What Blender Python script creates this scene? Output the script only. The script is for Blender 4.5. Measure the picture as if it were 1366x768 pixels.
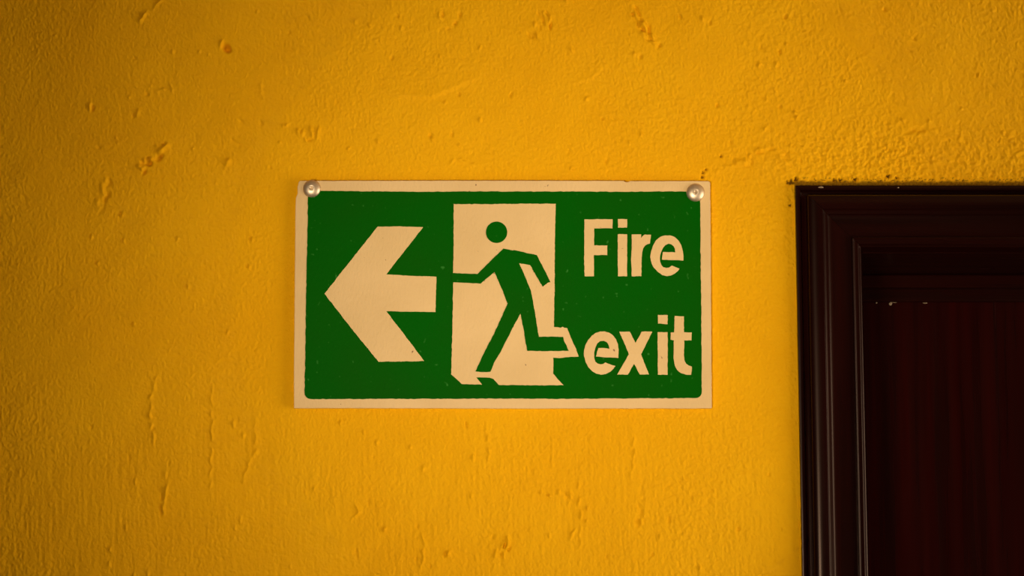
import bpy, bmesh, math, random
import numpy as np
from mathutils import Vector

for o in list(bpy.data.objects):
    bpy.data.objects.remove(o)
scene = bpy.context.scene
COL = scene.collection

# ------------------------------------------------------------------ camera
F = 2400.0                       # focal length in pixels of a 1366 px wide frame
PITCH = math.atan(0.115)         # the camera looks up a little
MM = 0.65e-3                     # metres per pixel on the wall, mid-frame
D = MM * F * math.cos(PITCH)     # distance camera - wall plane (y = 0)
ZC = 2.0 - D * math.tan(PITCH)
cam = bpy.data.cameras.new('camera')
cam.sensor_width = 36.0
cam.lens = F / 1366.0 * 36.0
cam.clip_start = 0.02
co = bpy.data.objects.new('camera', cam)
co.location = (0, -D, ZC)
co.rotation_euler = (math.pi / 2 + PITCH, 0, 0)
COL.objects.link(co)
scene.camera = co

# ------------------------------------------------------------------ light
w = bpy.data.worlds.new('world')
scene.world = w
w.use_nodes = True
bg = w.node_tree.nodes['Background']
bg.inputs['Color'].default_value = (1.0, 0.80, 0.58, 1)
bg.inputs['Strength'].default_value = 0.025


def area_light(name, loc, aim, sx, sy, energy, spread):
    la = bpy.data.lights.new(name, 'AREA')
    la.shape = 'RECTANGLE'
    la.size, la.size_y = sx, sy
    la.energy = energy
    la.color = (1.0, 0.82, 0.60)
    la.spread = spread
    lo = bpy.data.objects.new(name, la)
    lo.location = loc
    lo.rotation_euler = (Vector(aim) - Vector(loc)).to_track_quat('-Z', 'Y').to_euler()
    COL.objects.link(lo)


# an added, unseen lamp behind the camera imitates lens vignetting with a soft pool; daylight comes through a window on the right
area_light('added_vignette_light', (-0.48, -2.13, 1.52), (0.045, 0, 1.995), 0.35, 0.35, 1.02, math.radians(27.5))
area_light('window_daylight', (2.2, -1.0, 1.45), (0, 0, 1.9), 1.3, 1.4, 42.0, math.pi)

vs = scene.view_settings
vs.view_transform = 'Standard'
vs.look = 'None'
vs.gamma = 1.0
vs.use_curve_mapping = False
vs.exposure = 0.0


# ------------------------------------------------------------------ helpers
def at(px, py, v=0.0):
    """point of the plane y = -v (v metres in front of the wall) seen at a pixel"""
    a, b = (px - 683.0) / F, (384.0 - py) / F
    dy = math.cos(PITCH) - b * math.sin(PITCH)
    dz = math.sin(PITCH) + b * math.cos(PITCH)
    t = (D - v) / dy
    return a * t, -v, ZC + dz * t


def wall_px(X, Z):
    """pixel of wall points (numpy), used to place blemishes measured on the wall"""
    yc = D
    zc = Z - ZC
    fwd = yc * math.cos(PITCH) + zc * math.sin(PITCH)
    up = -yc * math.sin(PITCH) + zc * math.cos(PITCH)
    return 683 + F * X / fwd, 384 - F * up / fwd


def link(name, me, mat, parent=None, smooth=False):
    o = bpy.data.objects.new(name, me)
    if mat:
        me.materials.append(mat)
    COL.objects.link(o)
    if parent:
        o.parent = parent
        o.matrix_parent_inverse = parent.matrix_world.inverted()
    if smooth:
        me.polygons.foreach_set('use_smooth', [True] * len(me.polygons))
    return o


def mesh_from(verts, faces, name='mesh'):
    me = bpy.data.meshes.new(name)
    me.from_pydata(verts, [], faces)
    me.update()
    return me


def empty(name, loc):
    o = bpy.data.objects.new(name, None)
    o.empty_display_size = 0.05
    o.location = loc
    COL.objects.link(o)
    bpy.context.view_layer.update()
    return o


class Nodes:
    def __init__(self, name):
        self.m = bpy.data.materials.new(name)
        self.m.use_nodes = True
        self.t = self.m.node_tree
        self.b = self.t.nodes['Principled BSDF']
        self.pos = self.add('ShaderNodeNewGeometry').outputs['Position']

    def add(self, kind, **kw):
        n = self.t.nodes.new(kind)
        for k, v in kw.items():
            setattr(n, k, v)
        return n

    def ln(self, a, b):
        self.t.links.new(a, b)

    def noise(self, scale, stretch=(1, 1, 1), detail=3.0, rough=0.55):
        mp = self.add('ShaderNodeMapping')
        mp.inputs['Scale'].default_value = stretch
        self.ln(self.pos, mp.inputs['Vector'])
        n = self.add('ShaderNodeTexNoise')
        n.inputs['Scale'].default_value = scale
        n.inputs['Detail'].default_value = detail
        n.inputs['Roughness'].default_value = rough
        self.ln(mp.outputs['Vector'], n.inputs['Vector'])
        return n.outputs['Fac']

    def ramp(self, fac, stops):
        r = self.add('ShaderNodeValToRGB')
        e = r.color_ramp.elements
        while len(e) < len(stops):
            e.new(0.5)
        for i, (p, c) in enumerate(stops):
            e[i].position = p
            e[i].color = c if len(c) == 4 else (*c, 1)
        self.ln(fac, r.inputs['Fac'])
        return r.outputs['Color']

    def mix(self, fac, a, b):
        n = self.add('ShaderNodeMix', data_type='RGBA')
        for s, v in ((n.inputs[0], fac), (n.inputs[6], a), (n.inputs[7], b)):
            if isinstance(v, (int, float)):
                s.default_value = v
            elif isinstance(v, tuple):
                s.default_value = v if len(v) == 4 else (*v, 1)
            else:
                self.ln(v, s)
        return n.outputs[2]

    def bump(self, fac, strength, dist):
        n = self.add('ShaderNodeBump')
        n.inputs['Strength'].default_value = strength
        n.inputs['Distance'].default_value = dist
        self.ln(fac, n.inputs['Height'])
        if hasattr(self, 'last'):
            self.ln(self.last, n.inputs['Normal'])
        self.last = n.outputs['Normal']
        self.ln(self.last, self.b.inputs['Normal'])

    def set(self, **kw):
        for k, v in kw.items():
            s = self.b.inputs[k.replace('_', ' ')]
            if hasattr(v, 'links'):
                self.ln(v, s)
            else:
                s.default_value = v if not isinstance(v, tuple) or len(v) == 4 else (*v, 1)


# ------------------------------------------------------------------ materials
def mat_wall():
    n = Nodes('yellow_painted_plaster')
    big = n.noise(7.0, (1, 1, 1), 3)
    c = n.ramp(big, [(0.30, (0.80, 0.392, 0.0022)), (0.70, (0.84, 0.440, 0.0034))])
    fine = n.noise(260.0, (1, 1, 0.6), 2)
    c = n.mix(n.ramp(fine, [(0.35, (0, 0, 0)), (0.75, (0.35, 0.35, 0.35))]), c, (0.80, 0.38, 0.002))
    at_ = n.add('ShaderNodeAttribute', attribute_name='dirt_shade')
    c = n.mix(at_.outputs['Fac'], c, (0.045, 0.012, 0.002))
    n.set(Base_Color=c, Roughness=0.7, Specular_IOR_Level=0.06)
    n.bump(n.noise(560.0, (1, 1, 0.75), 3, 0.7), 0.8, 0.0009)
    return n.m


def mat_cream():
    n = Nodes('cream_sign_paint')
    c = n.ramp(n.noise(16.0, (1, 1, 1), 4), [(0.3, (0.69, 0.478, 0.208)), (0.7, (0.765, 0.537, 0.247))])
    speck = n.noise(230.0, (1, 1, 1), 1, 0.3)
    c = n.mix(n.ramp(speck, [(0.80, (0, 0, 0)), (0.84, (1, 1, 1))]), c, (0.25, 0.13, 0.05))
    n.set(Base_Color=c, Roughness=0.5, Specular_IOR_Level=0.3)
    n.bump(n.noise(420.0, (1, 1, 0.5), 3, 0.65), 0.7, 0.0006)
    return n.m


def mat_green():
    n = Nodes('green_sign_paint')
    c = n.ramp(n.noise(13.0, (1, 1, 1), 3), [(0.32, (0.0030, 0.088, 0.0004)), (0.68, (0.0006, 0.098, 0.0004))])
    speck = n.noise(260.0, (1, 1, 1), 1, 0.3)
    c = n.mix(n.ramp(speck, [(0.73, (0, 0, 0)), (0.84, (0.5, 0.5, 0.5))]), c, (0.05, 0.26, 0.04))
    n.set(Base_Color=c, Roughness=0.5, Specular_IOR_Level=0.02)
    n.bump(n.noise(420.0, (1, 1, 0.5), 3, 0.65), 0.5, 0.0005)
    return n.m


def mat_wood(name, c0, c1, axis_stretch, rough=0.2):
    n = Nodes(name)
    c = n.ramp(n.noise(60.0, axis_stretch, 5, 0.6), [(0.35, c0), (0.68, c1)])
    n.set(Base_Color=c, Roughness=n.ramp(n.noise(90.0, axis_stretch, 3), [(0.3, (rough,) * 3), (0.7, (rough + .08,) * 3)]),
          Specular_IOR_Level=0.2, Specular_Tint=(1.0, 0.74, 0.58))
    n.b.inputs['Coat Weight'].default_value = 0.0
    n.b.inputs['Coat Roughness'].default_value = 0.22
    n.bump(n.noise(140.0, axis_stretch, 4), 0.12, 0.0004)
    return n.m


def mat_plain(name, col, rough=0.5, metal=0.0, bscale=200.0, bstr=0.1):
    n = Nodes(name)
    a = tuple(x * 0.88 for x in col)
    n.set(Base_Color=n.ramp(n.noise(bscale * 0.4, (1, 1, 1), 3), [(0.3, a), (0.7, col)]), Roughness=rough, Metallic=metal)
    n.bump(n.noise(bscale, (1, 1, 1), 2), bstr, 0.0003)
    return n.m


M_WALL = mat_wall()
M_CREAM = mat_cream()
M_GREEN = mat_green()
M_WOODV = mat_wood('dark_varnished_wood_upright', (0.007, 0.0011, 0.0008), (0.013, 0.0017, 0.0011), (1, 1, 0.05))
M_WOODH = mat_wood('dark_varnished_wood_level', (0.007, 0.0011, 0.0008), (0.013, 0.0017, 0.0011), (0.05, 1, 1))
M_LEAF = mat_wood('dark_red_door_wood', (0.008, 0.0005, 0.0004), (0.020, 0.0008, 0.0005), (1, 1, 0.035), 0.2)
M_STEEL = mat_plain('dull_steel', (0.74, 0.60, 0.42), 0.44, 0.88, 900.0, 0.12)
M_DARK = mat_plain('dark_recess', (0.05, 0.03, 0.02), 0.6)
M_CHIP = mat_plain('pale_wood_chip', (0.26, 0.18, 0.10), 0.6)
M_FLOOR = mat_plain('brown_floor', (0.16, 0.08, 0.04), 0.5, 0, 30.0)
M_CEIL = mat_plain('cream_ceiling', (0.62, 0.52, 0.36), 0.8, 0, 60.0)


# ------------------------------------------------------------------ plaster wall
def perlin(x, z, cx, cz, seed):
    rs = np.random.RandomState(seed)
    n = 256
    ang = rs.rand(n, n) * 2 * np.pi
    gx, gz = np.cos(ang), np.sin(ang)
    u, v = x / cx + 1000.37, z / cz + 1000.71
    i, j = np.floor(u).astype(int), np.floor(v).astype(int)
    fu, fv = u - i, v - j
    su = fu * fu * fu * (fu * (fu * 6 - 15) + 10)
    sv = fv * fv * fv * (fv * (fv * 6 - 15) + 10)

    def g(a, b):
        ii, jj = (i + a) % n, (j + b) % n
        return gx[ii, jj] * (fu - a) + gz[ii, jj] * (fv - b)
    top = g(0, 0) * (1 - su) + g(1, 0) * su
    bot = g(0, 1) * (1 - su) + g(1, 1) * su
    return (top * (1 - sv) + bot * sv) * 1.5


def smooth(a, b, t):
    t = np.clip((t - a) / (b - a), 0, 1)
    return t * t * (3 - 2 * t)


def seg_dist(PX, PY, pts):
    """distance to a polyline, and position along it 0..1"""
    best = np.full(PX.shape, 1e9)
    pos = np.zeros(PX.shape)
    n = len(pts) - 1
    for k in range(n):
        (ax, ay), (bx, by) = pts[k], pts[k + 1]
        dx, dy = bx - ax, by - ay
        t = np.clip(((PX - ax) * dx + (PY - ay) * dy) / (dx * dx + dy * dy), 0, 1)
        d = np.hypot(PX - ax - t * dx, PY - ay - t * dy)
        m = d < best
        best[m] = d[m]
        pos[m] = ((k + t) / n)[m]
    return best, pos


OUT_L = at(1062, 400)[0]                 # outer left edge of the architrave on the wall
OUT_T = at(1150, 249)[2]                 # its outer top edge
ARW = at(1149, 400)[0] - OUT_L           # architrave width
OPEN_L, OPEN_T = OUT_L + ARW * 0.85, OUT_T - ARW * 0.85
OPEN_R = OPEN_L + 0.86
WX0, WX1, WZ1 = -3.0, 2.6, 2.75


def axis(lo, hi, f0, f1, step, extra):
    a = list(np.arange(f0, f1, step))
    s, p = step, f0
    while p > lo + 0.02:
        s = min(s * 1.35, 0.10)
        p -= s
        a.append(max(p, lo))
    a.append(lo)
    s, p = step, f1
    while p < hi - 0.02:
        s = min(s * 1.35, 0.10)
        p += s
        a.append(min(p, hi))
    a.append(hi)
    a = np.unique(np.round(np.array(a), 6))
    for e in extra:
        a[np.argmin(np.abs(a - e))] = e
    return np.sort(a)


def build_wall():
    xs = axis(WX0, WX1, -0.47, 0.47, 0.00078, [OPEN_L, OPEN_R])
    zs = axis(0.0, WZ1, 1.735, 2.275, 0.00078, [OPEN_T])
    X, Z = np.meshgrid(xs, zs)
    PX, PY = wall_px(X, Z)
    mm = 0.001
    h = np.zeros(X.shape)
    # broad trowel undulation
    h += 0.9 * mm * perlin(X, Z, 0.23, 0.17, 1) + 0.4 * mm * perlin(X + 0.3 * Z, Z, 0.075, 0.10, 2)
    h += 0.22 * mm * perlin(X - 0.5 * Z, Z, 0.028, 0.032, 3)
    # flatter behind the sign
    dx = np.maximum(np.maximum(393 - PX, PX - 949), 0)
    dy = np.maximum(np.maximum(241 - PY, PY - 544), 0)
    h *= 1 - 0.55 * (1 - smooth(5, 90, np.hypot(dx, dy)))
    # stipple of the paint
    rough = 0.7 + 0.6 * smooth(-0.7, 0.8, perlin(X, Z, 0.09, 0.07, 4))
    lower = smooth(520, 640, PY)
    h += rough * 0.135 * mm * perlin(X + 0.2 * Z, Z, 0.0034, 0.0042, 5)
    h += rough * 0.15 * mm * perlin(X, Z + 0.3 * X, 0.0019, 0.0026, 6)
    h += 0.09 * mm * perlin(X + 0.1 * Z, Z - 0.2 * X, 0.0016, 0.0017, 16)
    # brush streaks, mostly upright, stronger low on the wall
    h += (0.25 + 0.75 * lower) * 0.14 * mm * perlin(X + 0.04 * Z, Z, 0.0030, 0.026, 7)
    # coarse render left over the door head and in a band right of the sign
    coarse = smooth(930, 1120, PX) * smooth(110, 215, PY) * (1 - smooth(300, 420, PY))
    coarse = np.maximum(coarse, 0.35 * smooth(950, 1000, PX) * (1 - smooth(150, 210, PY)))
    coarse = np.maximum(coarse, 0.42 * np.exp(-((PX - 925) / 55) ** 2) * smooth(545, 640, PY))
    coarse = np.maximum(coarse, 0.30 * np.exp(-((PX - 580) / 80) ** 2 - ((PY - 90) / 45) ** 2))
    lump = perlin(X, Z, 0.0045, 0.0050, 8)
    lump2 = perlin(X + 0.4 * Z, Z - 0.4 * X, 0.0024, 0.0026, 9)
    h += coarse * mm * (0.46 * lump + 0.42 * lump2)
    dirt_shade = np.zeros(X.shape)  # dark specks, plus shade painted along the door head

    def blob(px, py, r, amp, ry=None, rot=0.0):
        nonlocal h
        ry = ry or r
        c, s = math.cos(rot), math.sin(rot)
        u, v = (PX - px) * c + (PY - py) * s, -(PX - px) * s + (PY - py) * c
        h = h + 1.9 * amp * mm * np.exp(-((u / r) ** 2 + (v / ry) ** 2) ** 1.3)

    brk = np.clip(0.75 + 1.5 * perlin(X, Z, 0.005, 0.006, 31), 0.0, 1.4)

    def stroke(pts, wid, amp, taper=True):
        nonlocal h
        d, p = seg_dist(PX + 1.2 * np.sin(PY * 0.31), PY + 1.0 * np.sin(PX * 0.27), pts)
        e = np.exp(-(d / wid) ** 2)
        if taper:
            e = e * np.sin(np.pi * np.clip(p, 0.03, 0.97)) ** 0.5
        h = h + 1.7 * amp * mm * e * brk

    def ledge(pts, wid, amp):
        """a step of thicker plaster that fades out to the upper side"""
        nonlocal h
        d, p = seg_dist(PX, PY, pts)
        fx = np.interp(PX, [q[0] for q in pts], [q[1] for q in pts])
        side = smooth(-3, 3, fx - PY)
        h = h + 1.5 * amp * mm * side * np.exp(-(d / wid)) * np.sin(np.pi * np.clip(p, 0.02, 0.98))

    def spot(px, py, r, a=1.0):
        nonlocal dirt_shade
        wob = 1 + 0.35 * np.sin(np.arctan2(PY - py, PX - px) * 3 + px)
        dirt_shade = np.maximum(dirt_shade, a * (1 - smooth(0.5, 1.1, np.hypot(PX - px, PY - py) / (r * wob))))

    R = random.Random(5)
    # chip in the upper left
    blob(302, 64, 6.0, -1.9, 4.0, 0.7)
    blob(295.5, 58, 2.2, 0.6, 5, 0.3)
    # broken patch left of the sign
    for k in range(17):
        t = R.random()
        blob(190 + 30 * t + R.uniform(-5, 5), 226 - 30 * t + R.uniform(-6, 6), R.uniform(1.8, 3.6),
             R.choice((-0.8, 0.65, 0.65, -0.65)), R.uniform(2.5, 5.5), R.uniform(0.2, 1.0))
    blob(304, 216, 3, 0.7, 4.5, 0.5)
    stroke([(306, 186), (318, 191), (330, 196)], 2.0, -0.4)
    for q in ((398, 176), (404, 178), (415, 173), (417, 180), (425, 174), (424, 181)):
        blob(q[0], q[1], 2.2, 0.45, 4.5, R.uniform(-0.3, 0.4))
    stroke([(404, 182), (412, 186), (424, 184)], 2, -0.35)
    stroke([(186, 30), (192, 22), (198, 14)], 2.4, 0.55)
    stroke([(198, 14), (212, 5), (222, -4)], 2.0, 0.3)
    blob(123, 144, 2.2, -0.7, 4)
    blob(120, 142, 2, 0.6, 5)
    blob(184, 150, 2.2, 0.45, 5, 0.3)
    blob(178, 154, 2.2, -0.3, 4, 0.3)
    blob(131, 196, 3, -0.4, 2.4, 0.4)
    blob(230, 69, 1.8, 0.4, 3)
    blob(266, 69, 1.8, 0.35, 2.4)
    blob(196, 125, 2, -0.4)
    stroke([(226, 110), (230, 122)], 1.6, 0.4)
    stroke([(208, 122), (226, 117)], 1.6, 0.3)
    stroke([(340, 104), (347, 114), (352, 132)], 1.8, 0.35)
    stroke([(147, 233), (144, 256), (131, 284)], 4.0, -0.45)
    stroke([(139, 240), (136, 260), (126, 284)], 4.0, 0.35)
    blob(160, 285, 1.8, -0.55, 3)
    blob(163, 287, 1.8, 0.4, 3)
    for q in ((235, 318), (163, 320), (128, 350), (334, 318), (330, 354), (176, 432), (301, 442), (120, 315), (249, 382)):
        blob(q[0], q[1], 1.6, -0.4, 2.4)
        blob(q[0] + 2.6, q[1] + 1, 1.5, 0.4, 2.4)
    # top middle
    stroke([(838, 6), (846, 20), (856, 34), (866, 52)], 5, 0.5)
    for k in range(16):
        t = R.random()
        blob(838 + 30 * t + R.uniform(-6, 8), 6 + 46 * t + R.uniform(-6, 6), R.uniform(1.4, 2.4),
             R.choice((0.5, -0.55)), R.uniform(2.5, 6), R.uniform(-0.9, -0.2))
    stroke([(853, 36), (862, 43)], 1.8, -0.8)
    stroke([(615, 6), (613, 24), (603, 36), (588, 40)], 2.6, -0.42)
    stroke([(588, 10), (591, 24), (598, 30)], 2.2, -0.4)
    stroke([(584, 8), (587, 24), (594, 32)], 2.0, 0.3)
    for k in range(12):
        blob(R.uniform(705, 735), R.uniform(18, 48), 1.6, R.choice((0.4, -0.45)), 4, R.uniform(-0.8, 0.2))
    ledge([(500, 116), (530, 130), (575, 131), (612, 116), (650, 98)], 20, 0.7)
    ledge([(755, 116), (790, 104), (818, 78)], 14, 0.4)
    stroke([(758, 206), (763, 183)], 1.7, -0.35)
    for q in ((574, 180), (577, 186), (640, 160), (612, 126), (846, 72), (855, 75), (937, 25), (947, 30), (782, 132), (762, 66)):
        blob(q[0], q[1], 2, R.choice((0.45, -0.4)), 3.4, R.uniform(-0.5, 0.8))
    stroke([(592, 222), (606, 212), (625, 216), (640, 226)], 2.4, 0.25)
    stroke([(800, 224), (812, 208), (824, 206)], 1.8, -0.3)
    # ridge from the sign's corner to the door head
    stroke([(952, 232), (968, 221), (990, 216), (1002, 208), (1012, 200), (1036, 194)], 3.4, 0.45)
    stroke([(999, 224), (1004, 208), (1014, 202), (1036, 197)], 2.2, -0.55)
    stroke([(1032, 196), (1042, 208), (1048, 222)], 2.6, 0.5)
    stroke([(1040, 196), (1050, 208), (1056, 222)], 2.2, -0.4)
    stroke([(1205, 177), (1225, 172), (1250, 170)], 3.0, -0.3)
    stroke([(1208, 182), (1228, 178), (1252, 176)], 3.0, 0.25)
    for q in ((938, 230, 1.8), (937, 236, 2.0), (942, 226, 1.4), (962, 208, 1.6)):
        blob(q[0], q[1], q[2], -0.8)
        spot(q[0], q[1], q[2], 0.7)
    for q in ((957, 140), (1048, 22), (1040, 68), (1013, 86), (880, 60), (1060, 150), (1063, 156), (1180, 12)):
        blob(q[0], q[1], 2.0, R.choice((0.5, -0.5)), 3.0, R.uniform(-0.7, 0.7))
    # below the sign
    stroke([(200, 500), (204, 506), (210, 502)], 2.0, 0.55)
    stroke([(208, 508), (201, 530), (201, 560), (206, 592)], 2.0, 0.5)
    stroke([(222, 622), (223, 650), (219, 672), (217, 688)], 1.8, 0.55)
    stroke([(215, 652), (214, 672), (214, 690)], 1.8, -0.4)
    stroke([(281, 505), (283, 540), (282, 600), (280, 660)], 1.4, 0.4)
    stroke([(340, 560), (341, 600), (330, 622), (318, 660)], 2.2, 0.35)
    stroke([(475, 668), (477, 682), (470, 694)], 1.8, 0.6)
    blob(513, 706, 2.2, 0.6, 3.2, 0.4)
    blob(598, 738, 2.2, 0.7, 3.6, 0.2)
    blob(594, 739, 2.0, -0.4, 3.6, 0.2)
    for x0, y0, y1, a in ((676, 716, 742, 0.75), (668, 724, 744, 0.5), (662, 728, 748, 0.4), (657, 714, 724, -0.4), (672, 720, 744, -0.6), (680, 728, 738, -0.4)):
        stroke([(x0 + 2, y0), (x0, (y0 + y1) / 2), (x0 - 5, y1)], 1.6, a)
    blob(731, 660, 1.7, -0.5)
    blob(733, 661, 1.6, 0.5)
    stroke([(761, 654), (760, 664), (758, 674)], 1.8, 0.5)
    stroke([(754, 658), (756, 670)], 1.6, -0.4)
    stroke([(766, 706), (760, 718)], 1.8, 0.5)
    stroke([(773, 620), (771, 660), (775, 690), (772, 745)], 1.6, 0.35)
    stroke([(564, 712), (566, 730), (562, 760)], 1.6, 0.4)
    stroke([(649, 568), (651, 600), (654, 622)], 1.8, 0.3)
    stroke([(845, 560), (846, 600), (842, 640)], 1.6, 0.3)
    stroke([(858, 640), (852, 690), (850, 710)], 3.0, -0.35)
    for k in range(46):
        blob(R.uniform(116, 1050), R.uniform(556, 768), R.uniform(1.2, 2.0), R.choice((0.35, -0.35, 0.4)), R.uniform(2.2, 5))
    for k in range(60):
        blob(R.uniform(20, 1340), R.uniform(-5, 235), R.uniform(1.2, 2.0), R.choice((0.35, -0.35)), R.uniform(1.6, 4), R.uniform(-0.8, 0.8))
    # crumbled joint along the door head and beside its corner
    for q in ((1056, 243, 4.2), (1051, 243, 2.6), (1062, 239, 3.0), (1113, 240, 2.4), (1121, 240, 2.8), (1141, 239, 2.8), (1185, 235, 2.8), (1196, 237, 2.0), (1054, 274, 1.8)):
        blob(q[0], q[1], q[2], -0.7)
        spot(q[0], q[1], q[2], 0.9)
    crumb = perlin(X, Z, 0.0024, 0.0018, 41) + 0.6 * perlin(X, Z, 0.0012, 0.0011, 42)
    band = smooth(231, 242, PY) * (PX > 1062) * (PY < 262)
    dirt_shade = np.maximum(dirt_shade, 0.85 * smooth(0.62, 0.85, crumb * 0.9 + 0.42 * band) * band)
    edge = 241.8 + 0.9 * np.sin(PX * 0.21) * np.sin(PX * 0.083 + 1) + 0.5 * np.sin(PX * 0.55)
    head_shade = smooth(-2.0, 2.0, PY - edge) * (PX > 1060) * (PY < 262)  # architrave's shadow on the plaster above it, painted as a brown band
    dirt_shade = np.maximum(dirt_shade, 0.75 * head_shade)

    # tuck the wall back where other things stand against it
    h *= 2.0
    far = smooth(0.50, 0.62, np.abs(X)) + smooth(0.27, 0.36, np.abs(Z - 2.0))
    h *= 1 - np.clip(far, 0, 1) * 0.6
    inside = (PX > 395) & (PX < 947) & (PY > 243) & (PY < 543)
    h = np.where(inside, np.minimum(h, 0.0008), np.minimum(h, 0.0045))

    nz, nx = X.shape
    verts = np.stack([X, -h, Z], -1).reshape(-1, 3)
    idx = np.arange(nz * nx).reshape(nz, nx)
    q = np.stack([idx[:-1, :-1], idx[:-1, 1:], idx[1:, 1:], idx[1:, :-1]], -1)
    xm, zm = (xs[:-1] + xs[1:]) / 2, (zs[:-1] + zs[1:]) / 2
    keep = ~((zm[:, None] < OPEN_T) & (xm[None, :] > OPEN_L) & (xm[None, :] < OPEN_R))
    q = q[keep]
    used = np.zeros(nz * nx, bool)
    used[q.ravel()] = True
    remap = np.cumsum(used) - 1
    verts, q = verts[used], remap[q]
    me = bpy.data.meshes.new('wall_back')
    me.vertices.add(len(verts))
    me.vertices.foreach_set('co', verts.astype(np.float32).ravel())
    me.loops.add(q.size)
    me.loops.foreach_set('vertex_index', q.astype(np.int32).ravel())
    me.polygons.add(len(q))
    me.polygons.foreach_set('loop_start', (np.arange(len(q)) * 4).astype(np.int32))
    me.polygons.foreach_set('use_smooth', np.ones(len(q), bool))
    me.update(calc_edges=True)
    a = me.attributes.new('dirt_shade', 'FLOAT', 'POINT')
    a.data.foreach_set('value', dirt_shade.reshape(-1)[used].astype(np.float32))
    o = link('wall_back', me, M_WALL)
    o['kind'] = 'structure'
    o['label'] = 'rough plaster wall painted deep yellow'
    return o


def box_mesh(x0, x1, y0, y1, z0, z1, bevel=0.0):
    bm = bmesh.new()
    bmesh.ops.create_cube(bm, size=1)
    for v in bm.verts:
        v.co = ((x0 + x1) / 2 + v.co.x * (x1 - x0), (y0 + y1) / 2 + v.co.y * (y1 - y0), (z0 + z1) / 2 + v.co.z * (z1 - z0))
    if bevel:
        bmesh.ops.bevel(bm, geom=bm.edges[:], offset=bevel, segments=2, affect='EDGES', profile=0.5)
    me = bpy.data.meshes.new('box')
    bm.to_mesh(me)
    bm.free()
    return me


wall = build_wall()
o = link('floor', box_mesh(WX0, WX1, -3.4, 0.60, -0.05, 0.0), M_FLOOR)
o['kind'] = 'structure'
o = link('ceiling', box_mesh(WX0, WX1, -3.4, 0.02, WZ1, WZ1 + 0.05), M_CEIL)
o['kind'] = 'structure'

# ------------------------------------------------------------------ door
door = empty('door_1', (OPEN_L + 0.43, 0, 0))
door['kind'] = 'structure'
door['label'] = 'dark red-brown varnished wooden door in a moulded frame'

# cross-section of the architrave: (pixel column on the row y = 400, distance proud of the wall in mm)
PROF = [(1062.0, -3), (1062.3, 0), (1063.6, 6.2), (1064.0, 6.8), (1064.8, 7.0), (1069.6, 7.0), (1070.0, 6.85), (1070.25, 6.5), (1070.6, 4.6), (1071.4, 4.2),
        (1077.4, 4.2), (1078.2, 5.0), (1078.7, 10.5), (1079.4, 13.0), (1080.6, 14.1), (1083.0, 15.0), (1086.0, 15.7), (1089.0, 16.1), (1092.0, 16.3), (1099.6, 16.3),
        (1100.0, 16.2), (1100.3, 15.8), (1100.6, 14.7), (1101.2, 14.4), (1105.8, 14.4), (1106.2, 14.25), (1106.5, 13.9), (1106.8, 12.6), (1107.6, 12.3), (1114.0, 12.2),
        (1126.0, 12.1), (1137.0, 12.0), (1137.4, 13.2), (1137.9, 14.6), (1138.6, 15.3), (1139.5, 15.5), (1140.0, 15.3), (1140.4, 14.9), (1141.0, 14.7), (1144.6, 14.8), (1145.8, 14.8),
        (1146.6, 14.5), (1147.2, 13.8), (1147.6, 12.6), (1148.6, 12.0), (1149.6, 11.6), (1150.0, 9.0), (1150.2, -3)]
prof = []
for p, v in PROF:
    x = at(p, 400, v / 1000)[0]
    prof.append((x - OUT_L, v / 1000))
IN_W = prof[-1][0]
OUT_R = OPEN_L + OPEN_R - OUT_L


def sweep(path, name, mat, ends):
    """extrude the profile between two mitred cross-sections"""
    n = len(prof)
    verts = [c for sec in path for c in sec]
    faces = []
    for s in range(len(path) - 1):
        for k in range(n - 1):
            a = s * n + k
            faces.append((a, a + 1, a + n + 1, a + n))
    me = mesh_from(verts, faces, name)
    bm = bmesh.new()
    bm.from_mesh(me)
    bmesh.ops.recalc_face_normals(bm, faces=bm.faces)
    if sum(f.normal.y * f.calc_area() for f in bm.faces) > 0:
        bmesh.ops.reverse_faces(bm, faces=bm.faces)
    bm.to_mesh(me)
    bm.free()
    o = link(name, me, mat, door, True)
    me.set_sharp_from_angle(angle=math.radians(42))
    return o


GAP = 0.00012
sections_z = [0.0, 0.6, 1.2, 1.7]
left = [[(OUT_L + u, -v, z) for u, v in prof] for z in sections_z] + [[(OUT_L + u, -v, OUT_T - u - GAP) for u, v in prof]]
sweep(left, 'architrave_upright', M_WOODV, None)
right = [[(OUT_R - u, -v, z) for u, v in prof] for z in sections_z] + [[(OUT_R - u, -v, OUT_T - u - GAP) for u, v in prof]]
sweep(right, 'architrave_upright', M_WOODV, None)
head = [[(OUT_L + u + GAP, -v, OUT_T - u) for u, v in prof]] + [[(OUT_R - u - GAP, -v, OUT_T - u) for u, v in prof]]
sweep(head, 'architrave_head', M_WOODH, None)

INX0, INX1, INZ = OUT_L + IN_W, OUT_R - IN_W, OUT_T - IN_W
DEP = 0.150


def z_at(py, depth):
    return at(1200, py, -depth)[2]


# lining boards of the opening
link('jamb_lining', box_mesh(INX0 - 0.012, INX0 + 0.0005, 0.0015, DEP + 0.10, 0, INZ - 0.0005), M_WOODV, door)
link('jamb_lining', box_mesh(INX1 - 0.0005, INX1 + 0.012, 0.0015, DEP + 0.10, 0, INZ - 0.0005), M_WOODV, door)
link('head_lining', box_mesh(INX0 - 0.012, INX1 + 0.012, 0.0015, DEP + 0.10, INZ - 0.0004, INZ + 0.012), M_WOODH, door)
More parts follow.
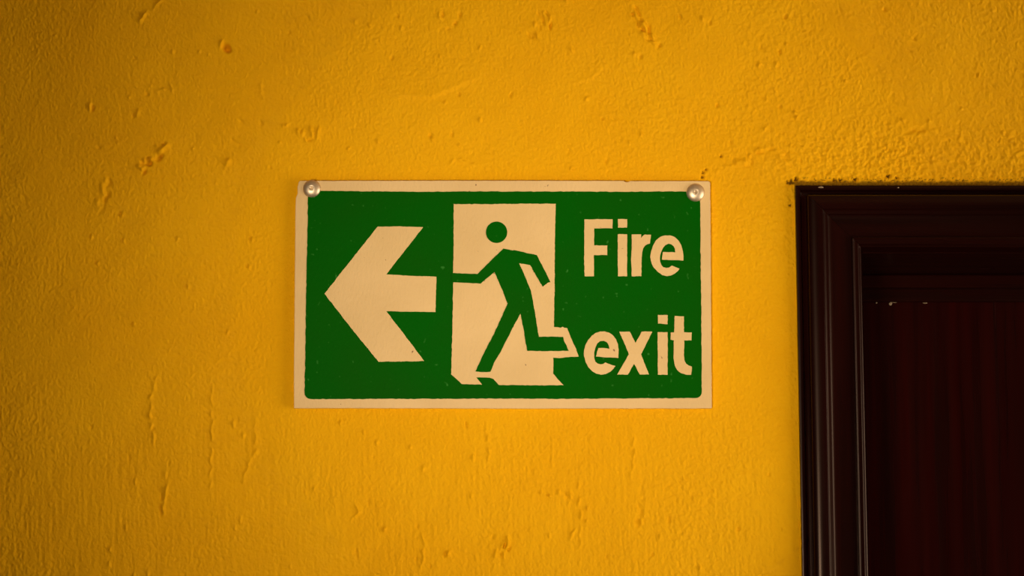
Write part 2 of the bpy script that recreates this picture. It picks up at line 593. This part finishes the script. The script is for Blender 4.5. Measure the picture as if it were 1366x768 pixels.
# the inner door frame, its stop bead and the leaf behind it
zf = z_at(384, DEP)
zs_ = z_at(402.5, DEP + 0.012)
side_w = 0.012
link('frame_head', box_mesh(INX0 + 0.0005, INX1 - 0.0005, DEP, DEP + 0.05, zf, INZ - 0.0004, 0.002), M_WOODH, door)
link('stop_bead', box_mesh(INX0 + 0.0005, INX1 - 0.0005, DEP + 0.012, DEP + 0.0176, zs_, zf + 0.004, 0.002), M_WOODH, door)
link('frame_upright', box_mesh(INX0 + 0.0005, INX0 + side_w, DEP, DEP + 0.05, 0, zf - 0.0004, 0.002), M_WOODV, door)
link('frame_upright', box_mesh(INX1 - side_w, INX1 - 0.0005, DEP, DEP + 0.05, 0, zf - 0.0004, 0.002), M_WOODV, door)
leaf_top = zf + 0.003
leaf = link('door_leaf', box_mesh(INX0 + side_w + 0.0015, INX1 - side_w - 0.0015, DEP + 0.018, DEP + 0.058, 0.006, leaf_top, 0.0015), M_LEAF, door)


def flake(px, py, depth, rx, ry, name, mat, parent, seed, th=0.0004):
    R = random.Random(seed)
    n = 9
    cx, cy, cz = at(px, py, -depth)
    front, back = [], []
    for k in range(n):
        a = 2 * math.pi * k / n
        r = R.uniform(0.65, 1.1)
        x, z = cx + math.cos(a) * rx * MM * r, cz + math.sin(a) * ry * MM * r
        front.append((x, cy - th, z))
        back.append((x, cy + 0.0002, z))
    vs_ = front + back + [(cx, cy - th * 1.6, cz)]
    fs = [(k, (k + 1) % n, 2 * n) for k in range(n)] + [(k, k + n, (k + 1) % n + n, (k + 1) % n) for k in range(n)]
    return link(name, mesh_from(vs_, fs), mat, parent)


for i, (px, py, rx, ry) in enumerate([(1169, 402.5, 1.4, 1.6), (1188, 404.0, 3.0, 2.6), (1193, 402.0, 3.5, 0.7), (1234, 403.0, 4.5, 0.8)]):
    flake(px, py + 1.2, DEP + 0.0179, rx, ry, 'wood_chip', M_CHIP, door, i)
flake(1095, 249.8, -0.0136, 4.2, 1.2, 'wood_chip', M_CHIP, door, 11)
flake(1198, 250.2, -0.0136, 1.6, 0.9, 'wood_chip', M_CHIP, door, 12)

# yellow paint lapping unevenly on to the side of the upright
R = random.Random(3)
vs_, fs = [], []
zz = np.arange(1.55, OUT_T - 0.012, 0.0011)
for k, z in enumerate(zz):
    px_row = wall_px(np.array(OUT_L), np.array(z))[1]
    wv = 0.0005 + 0.0006 * max(0, math.sin(z * 83)) + 0.0006 * R.random()
    if px_row > 620:
        wv += 0.0030 * max(0.0, math.sin(z * 270 + 2 * math.sin(z * 91))) * R.uniform(0.6, 1.0)
    x = OUT_L - 0.0004
    vs_ += [(x - 0.0010, 0.0012, z), (x - 0.0007, -wv * 0.6, z), (x + 0.0004, -wv - 0.0002, z), (x + 0.0016, -wv, z)]
    if k:
        b = 4 * (k - 1)
        fs += [(b, b + 1, b + 5, b + 4), (b + 1, b + 2, b + 6, b + 5), (b + 2, b + 3, b + 7, b + 6)]
link('paint_edge', mesh_from(vs_, fs), M_WALL, door, True)

# ------------------------------------------------------------------ the sign
T0 = 0.0010                 # gap behind the board
T1 = 0.0064                 # board front, metres proud of the wall plane
sx, sy, sz = at(670, 544)
sign = empty('exit_sign', (sx, 0, sz))
sign['label'] = 'hand-painted green and cream fire exit sign screwed to the yellow wall'
sign['category'] = 'sign'


def dens(pts, step, jit, seed):
    """walk round the outline in short steps with the wobble of a painted edge"""
    rs = np.random.RandomState(seed)
    out = []
    n = len(pts)
    for k in range(n):
        (ax, ay), (bx, by) = pts[k], pts[(k + 1) % n]
        L = math.hypot(bx - ax, by - ay)
        m = max(1, int(L / step))
        nx_, ny_ = -(by - ay) / max(L, 1e-6), (bx - ax) / max(L, 1e-6)
        for i in range(m):
            t = i / m
            j = 0.0 if i == 0 else jit * rs.uniform(-1, 1)
            out.append((ax + (bx - ax) * t + nx_ * j, ay + (by - ay) * t + ny_ * j))
    return out


def slab(name, pts, v0, v1, mat, parent, step=3.2, jit=0.32, seed=0, bevel=0.0, holes=()):
    """solid of a pixel outline: traced at its real depth, between v0 and v1 in front of the wall"""
    bm = bmesh.new()
    loops = [dens(pts, step, jit, seed)] + [dens(h_, step, jit, seed + 1) for h_ in holes]
    if not holes:
        fr = [bm.verts.new(at(x, y, v1)) for x, y in loops[0]]
        f = bm.faces.new(fr)
        r = bmesh.ops.extrude_face_region(bm, geom=[f])
        ext = [e for e in r['geom'] if isinstance(e, bmesh.types.BMVert)]
        for e in ext:
            e.co.y = -v0
        bmesh.ops.triangulate(bm, faces=bm.faces[:], ngon_method='EAR_CLIP')
        bmesh.ops.recalc_face_normals(bm, faces=bm.faces[:])
        if bevel:
            ed = [e for e in bm.edges if len(e.link_faces) == 2 and e.calc_face_angle(0) > 1.2 and all(abs(v.co.y + v1) < 1e-6 for v in e.verts)]
            bmesh.ops.bevel(bm, geom=ed, offset=bevel, segments=2, affect='EDGES', profile=0.5)
    me = bpy.data.meshes.new(name)
    bm.to_mesh(me)
    bm.free()
    return link(name, me, mat, parent)


def corner(cx, cy, r, a0, a1, n=6):
    return [(cx + r * math.cos(math.radians(a0 + (a1 - a0) * i / n)), cy + r * math.sin(math.radians(a0 + (a1 - a0) * i / n))) for i in range(n + 1)]


board_pts = [(392.2, 544.2), (392.0, 520), (392.6, 430), (393.2, 360), (393.8, 290), (394.6, 264), (397.0, 258), (396.8, 249), (397.8, 246), (398.2, 243), (400, 241),
             (470, 240.8), (560, 240.7), (700, 240.7), (832, 241.0), (834.5, 242.6), (838.5, 242.4), (840.5, 241.2), (900, 241.2), (944, 241.3), (946.8, 242.4), (947.4, 244.5),
             (948.3, 330), (948.8, 430), (949.4, 520), (949.7, 543), (949.0, 544.5), (860, 544.6), (760, 544.7), (640, 544.6), (520, 544.2)]
slab('board', board_pts, T0, T1, M_CREAM, sign, 8, 0.15, 1, 0.0004)

field = [(411.0, 254.4), (440, 254.6), (530, 255.6), (560, 255.8), (620, 255.2), (700, 255.4), (780, 255.4), (830, 255.8), (880, 255.2), (933.8, 255.3),
         (934.2, 300), (935.0, 380), (935.8, 450)]
field += corner(928.0, 522.6, 8.2, 0, 90)
field += [(840, 531.2), (760, 531.8), (680, 531.5), (600, 531.6), (500, 532.0)]
field += corner(414.4, 523.8, 8.2, 90, 180)
field += [(407.0, 480), (408.0, 420), (409.0, 360), (410.0, 310)]
L1, L2, L3 = T1 + 0.00025, T1 + 0.00050, T1 + 0.00075
slab('green_field', field, T1 - 0.0002, L1, M_GREEN, sign, 4, 0.38, 2)['label'] = 'green painted field of the sign'

arrow = [(432.8, 391.6), (467, 348.5), (503.9, 302.0), (530, 301.8), (564.5, 302.9), (540, 334), (515.3, 365.8), (545, 367.6), (582.1, 369.0), (581.6, 392), (581.0, 416.2), (548, 415.6),
         (515.3, 415.0), (540, 447), (565.9, 481.4), (535, 482.0), (504.8, 482.2), (468, 437)]
slab('arrow', arrow, L1 - 0.0002, L2, M_CREAM, sign, 3.5, 0.3, 3)['label'] = 'cream arrow pointing left'

doorway = [(605.3, 272.0), (650, 272.2), (700, 271.6), (741.4, 271.7), (740.6, 300), (740.0, 338), (740.0, 380), (739.2, 410), (738.9, 436.0), (748, 437.0), (750.5, 435.6), (753, 437.0), (756.6, 437.4),
           (764, 456), (768.5, 465), (772.0, 475.4), (755, 476.2), (746, 477.4), (737.9, 476.8), (738.3, 486), (737.9, 498.0), (744, 505.5), (751.9, 513.6), (710, 513.8), (665.2, 513.2), (661.5, 508.8), (658.0, 505.2),
           (653, 503.6), (645, 503.2), (635.4, 503.2), (643.0, 512.9), (630, 512.4), (615.8, 512.0), (612, 508), (606, 502.8), (601.8, 499.2), (602.6, 470), (603.6, 435), (604.4, 380), (605.0, 330)]
slab('doorway', doorway, L1 - 0.0002, L2, M_CREAM, sign, 3.2, 0.3, 4)['label'] = 'cream doorway of the pictogram'

body = [(603.0, 364.0), (637.1, 365.3), (655, 347.2), (671.5, 331.4), (684, 334.0), (685.5, 333.4), (716.1, 340.2), (726, 359.5), (731.5, 370.5), (734.2, 375.9), (731, 376.8), (723.9, 382.5), (715, 367.5), (707.3, 353.4), (692.6, 351.0),
        (700, 368), (708.0, 386.7), (711.0, 400.6), (714.4, 422), (717.6, 443), (719.1, 449.2), (735, 448.8), (751.4, 449.2), (752.2, 454), (755.5, 460), (758.6, 467.6), (730, 468.2), (703.3, 467.8),
        (700, 450), (698, 436), (696.2, 428), (694.4, 418.0), (682, 441), (668.3, 468.6), (659, 484), (654.3, 495.6), (645, 496.2), (634.2, 495.2), (646, 470), (660.2, 442), (677.1, 404.8), (669, 384), (659.5, 362.8), (650, 370.5), (641.1, 378.3),
        (625, 377.2), (602.9, 376.3)]
runner = slab('running_figure', body, L2 - 0.0002, L3, M_GREEN, sign, 3.2, 0.28, 5)
runner['label'] = 'green running figure of the pictogram'
slab('running_figure_head', corner(662.4, 309.7, 14.3, 0, 352, 44), L2 - 0.0002, L3, M_GREEN, sign, 9, 0.0, 6)['label'] = 'round green head of the running figure'

letters = {
    'F': [[(779.6, 292.4), (800, 292.2), (817.2, 292.3), (817.0, 304.6), (804, 304.3), (792.7, 304.5), (792.6, 327.2), (810.2, 327.3), (810.0, 340.2), (792.3, 339.9), (792.3, 368.3), (779.9, 368.4), (779.2, 345), (779.4, 330)]],
    'i': [[(824.3, 292.1), (836.6, 292.2), (836.4, 303.4), (824.4, 303.5)], [(824.0, 312.3), (836.5, 312.2), (836.6, 368.3), (824.3, 368.4)]],
    'r': [[(842.8, 312.6), (855.3, 312.4), (855.2, 317.4), (857.2, 314.8), (860, 312.6), (868.4, 313.0), (867.7, 319), (866.9, 324.8), (863.8, 325.4), (860.4, 327.4), (857.8, 331.4), (856.6, 337), (855.9, 345), (855.6, 368.3), (842.8, 368.4), (842.2, 352), (841.8, 345), (842.8, 330)]],
    'e': [[(911.6, 347.4), (898, 346.8), (883.0, 346.2), (884.2, 336.0), (892, 336.2), (900.8, 336.5), (900.4, 332.0), (898.6, 328.2), (895.6, 325.8), (891.6, 324.9), (887.6, 326.8), (884.4, 330.6), (882.0, 336.0), (880.4, 342.5), (880.6, 348.6), (882.2, 353.4), (884.8, 356.2), (888.8, 357.2), (892.5, 356.8), (896.2, 354.0),
           (901, 356.0), (906.5, 358.4), (904, 361.6), (900.4, 364.6), (895.4, 367.2), (889.6, 368.2), (883.4, 366.8), (877.6, 362.6), (872.6, 357.4), (869.0, 350.4), (867.5, 342.6), (868.6, 335), (871.0, 327.6), (875.0, 320.6), (881, 315.8), (887.4, 313.8), (893.6, 313.8), (900.0, 316.0), (905.2, 320.8), (909.0, 327.4), (911.0, 335), (911.8, 342)]],
    'e2': [[(824.9, 477.4), (810, 476.6), (795.1, 475.4), (796.4, 469), (798.4, 464.0), (806, 464.0), (813.0, 465.2), (812.2, 460.6), (809.8, 456.4), (805.4, 454.4), (800.6, 454.8), (796.8, 457.8), (794.2, 463.4), (792.6, 470), (792.6, 476.8), (794.0, 482.0), (797.2, 484.8), (801.4, 485.8), (804.6, 485.2), (807.6, 483.3),
            (813.5, 485.6), (820.8, 487.8), (818.2, 491.8), (814.2, 495.6), (808.3, 498.6), (801.7, 499.6), (795.4, 498.2), (789.8, 494.8), (784.6, 489.4), (781.0, 482.4), (779.0, 474), (779.2, 467), (780.9, 460), (784.6, 453.2), (789.6, 447.4), (794.6, 443.8), (800.4, 441.9), (806.6, 441.9), (812.6, 443.6), (817.8, 447.2), (821.8, 452.4), (824.4, 459.0), (825.3, 466.4)]],
    'x': [[(826.2, 442.2), (840.2, 442.2), (844, 450), (847.8, 457.2), (852, 450), (855.9, 442.2), (863, 441.9), (870.1, 442.2), (862.6, 457.5), (855.2, 472.4), (860.4, 486), (865.8, 499.4), (853.6, 499.4), (849.6, 492), (845.9, 485.2), (842, 491.4), (839.2, 497.2), (837.2, 499.6), (823.4, 499.4), (831, 486), (839.0, 472.2), (833, 458)]],
    'i2': [[(877.6, 419.8), (890.8, 420.1), (890.6, 432.2), (877.8, 431.4)], [(877.3, 442.9), (890.7, 442.8), (890.6, 499.8), (877.5, 499.5)]],
    't': [[(900.1, 421.2), (912.5, 421.8), (912.4, 443.0), (922.9, 443.1), (922.5, 453.9), (912.7, 453.8), (912.9, 461), (912.2, 473), (913.0, 480.4), (915.2, 484.8), (918.8, 487.4), (922.9, 488.7), (922.6, 495), (922.0, 499.8), (915.2, 499.5), (908.0, 497.4), (903.0, 492.8), (900.0, 486.4), (898.6, 478), (898.8, 465), (898.9, 453.8), (894.4, 453.0), (894.7, 443.2), (899.2, 443.2)]],
}
for i, (ch, polys) in enumerate(letters.items()):
    lab = 'cream letter ' + ch[0]
    main = None
    for k, pts in enumerate(sorted(polys, key=len if len(polys) == 1 else (lambda q: -q[2][1]))):
        if k == 0:
            main = slab('letter', pts, L1 - 0.0002, L2, M_CREAM, sign, 3.0, 0.28, 20 + i)
            main['label'] = lab
        else:
            slab('letter_dot', pts, L1 - 0.0002, L2, M_CREAM, main, 3.0, 0.25, 40 + i)


def screw(px, py, r_px):
    cx, cy, cz = at(px, py, L1)
    r = r_px * MM
    ring = [(1.0, -0.0006), (1.0, 0.0004), (0.985, 0.0008), (0.93, 0.0013), (0.82, 0.0020), (0.66, 0.0027), (0.48, 0.00315), (0.34, 0.0034), (0.26, 0.0034), (0.16, 0.0026), (0.04, 0.0016)]
    n = 48
    vs_, fs = [], []
    for rr, v in ring:
        for k in range(n):
            a = 2 * math.pi * k / n
            vs_.append((cx + r * rr * math.cos(a), cy - v, cz + r * rr * math.sin(a)))
    m = len(ring)
    for s in range(m - 1):
        for k in range(n):
            a, b = s * n + k, s * n + (k + 1) % n
            fs.append((a, b, b + n, a + n))
    fs.append(tuple(range((m - 1) * n, m * n)))
    o = link('screw', mesh_from(vs_, fs), M_STEEL, sign, True)
    o['label'] = 'domed steel screw head'
    # punched recess: a small conical socket with a raised lip
    vs_, fs = [], []
    for rr, v in ((0.29, 0.0032), (0.25, 0.0036), (0.20, 0.00355), (0.14, 0.0030), (0.04, 0.0020)):
        for k in range(24):
            a = 2 * math.pi * k / 24
            vs_.append((cx + r * rr * math.cos(a), cy - v, cz + r * rr * math.sin(a)))
    for s in range(4):
        for k in range(24):
            a, b = s * 24 + k, s * 24 + (k + 1) % 24
            fs.append((a, b, b + 24, a + 24))
    fs.append(tuple(range(4 * 24, 5 * 24)))
    link('screw_socket', mesh_from(vs_, fs), M_STEEL, o, True)


screw(415.9, 251.6, 11.8)
screw(927.7, 256.8, 12.2)
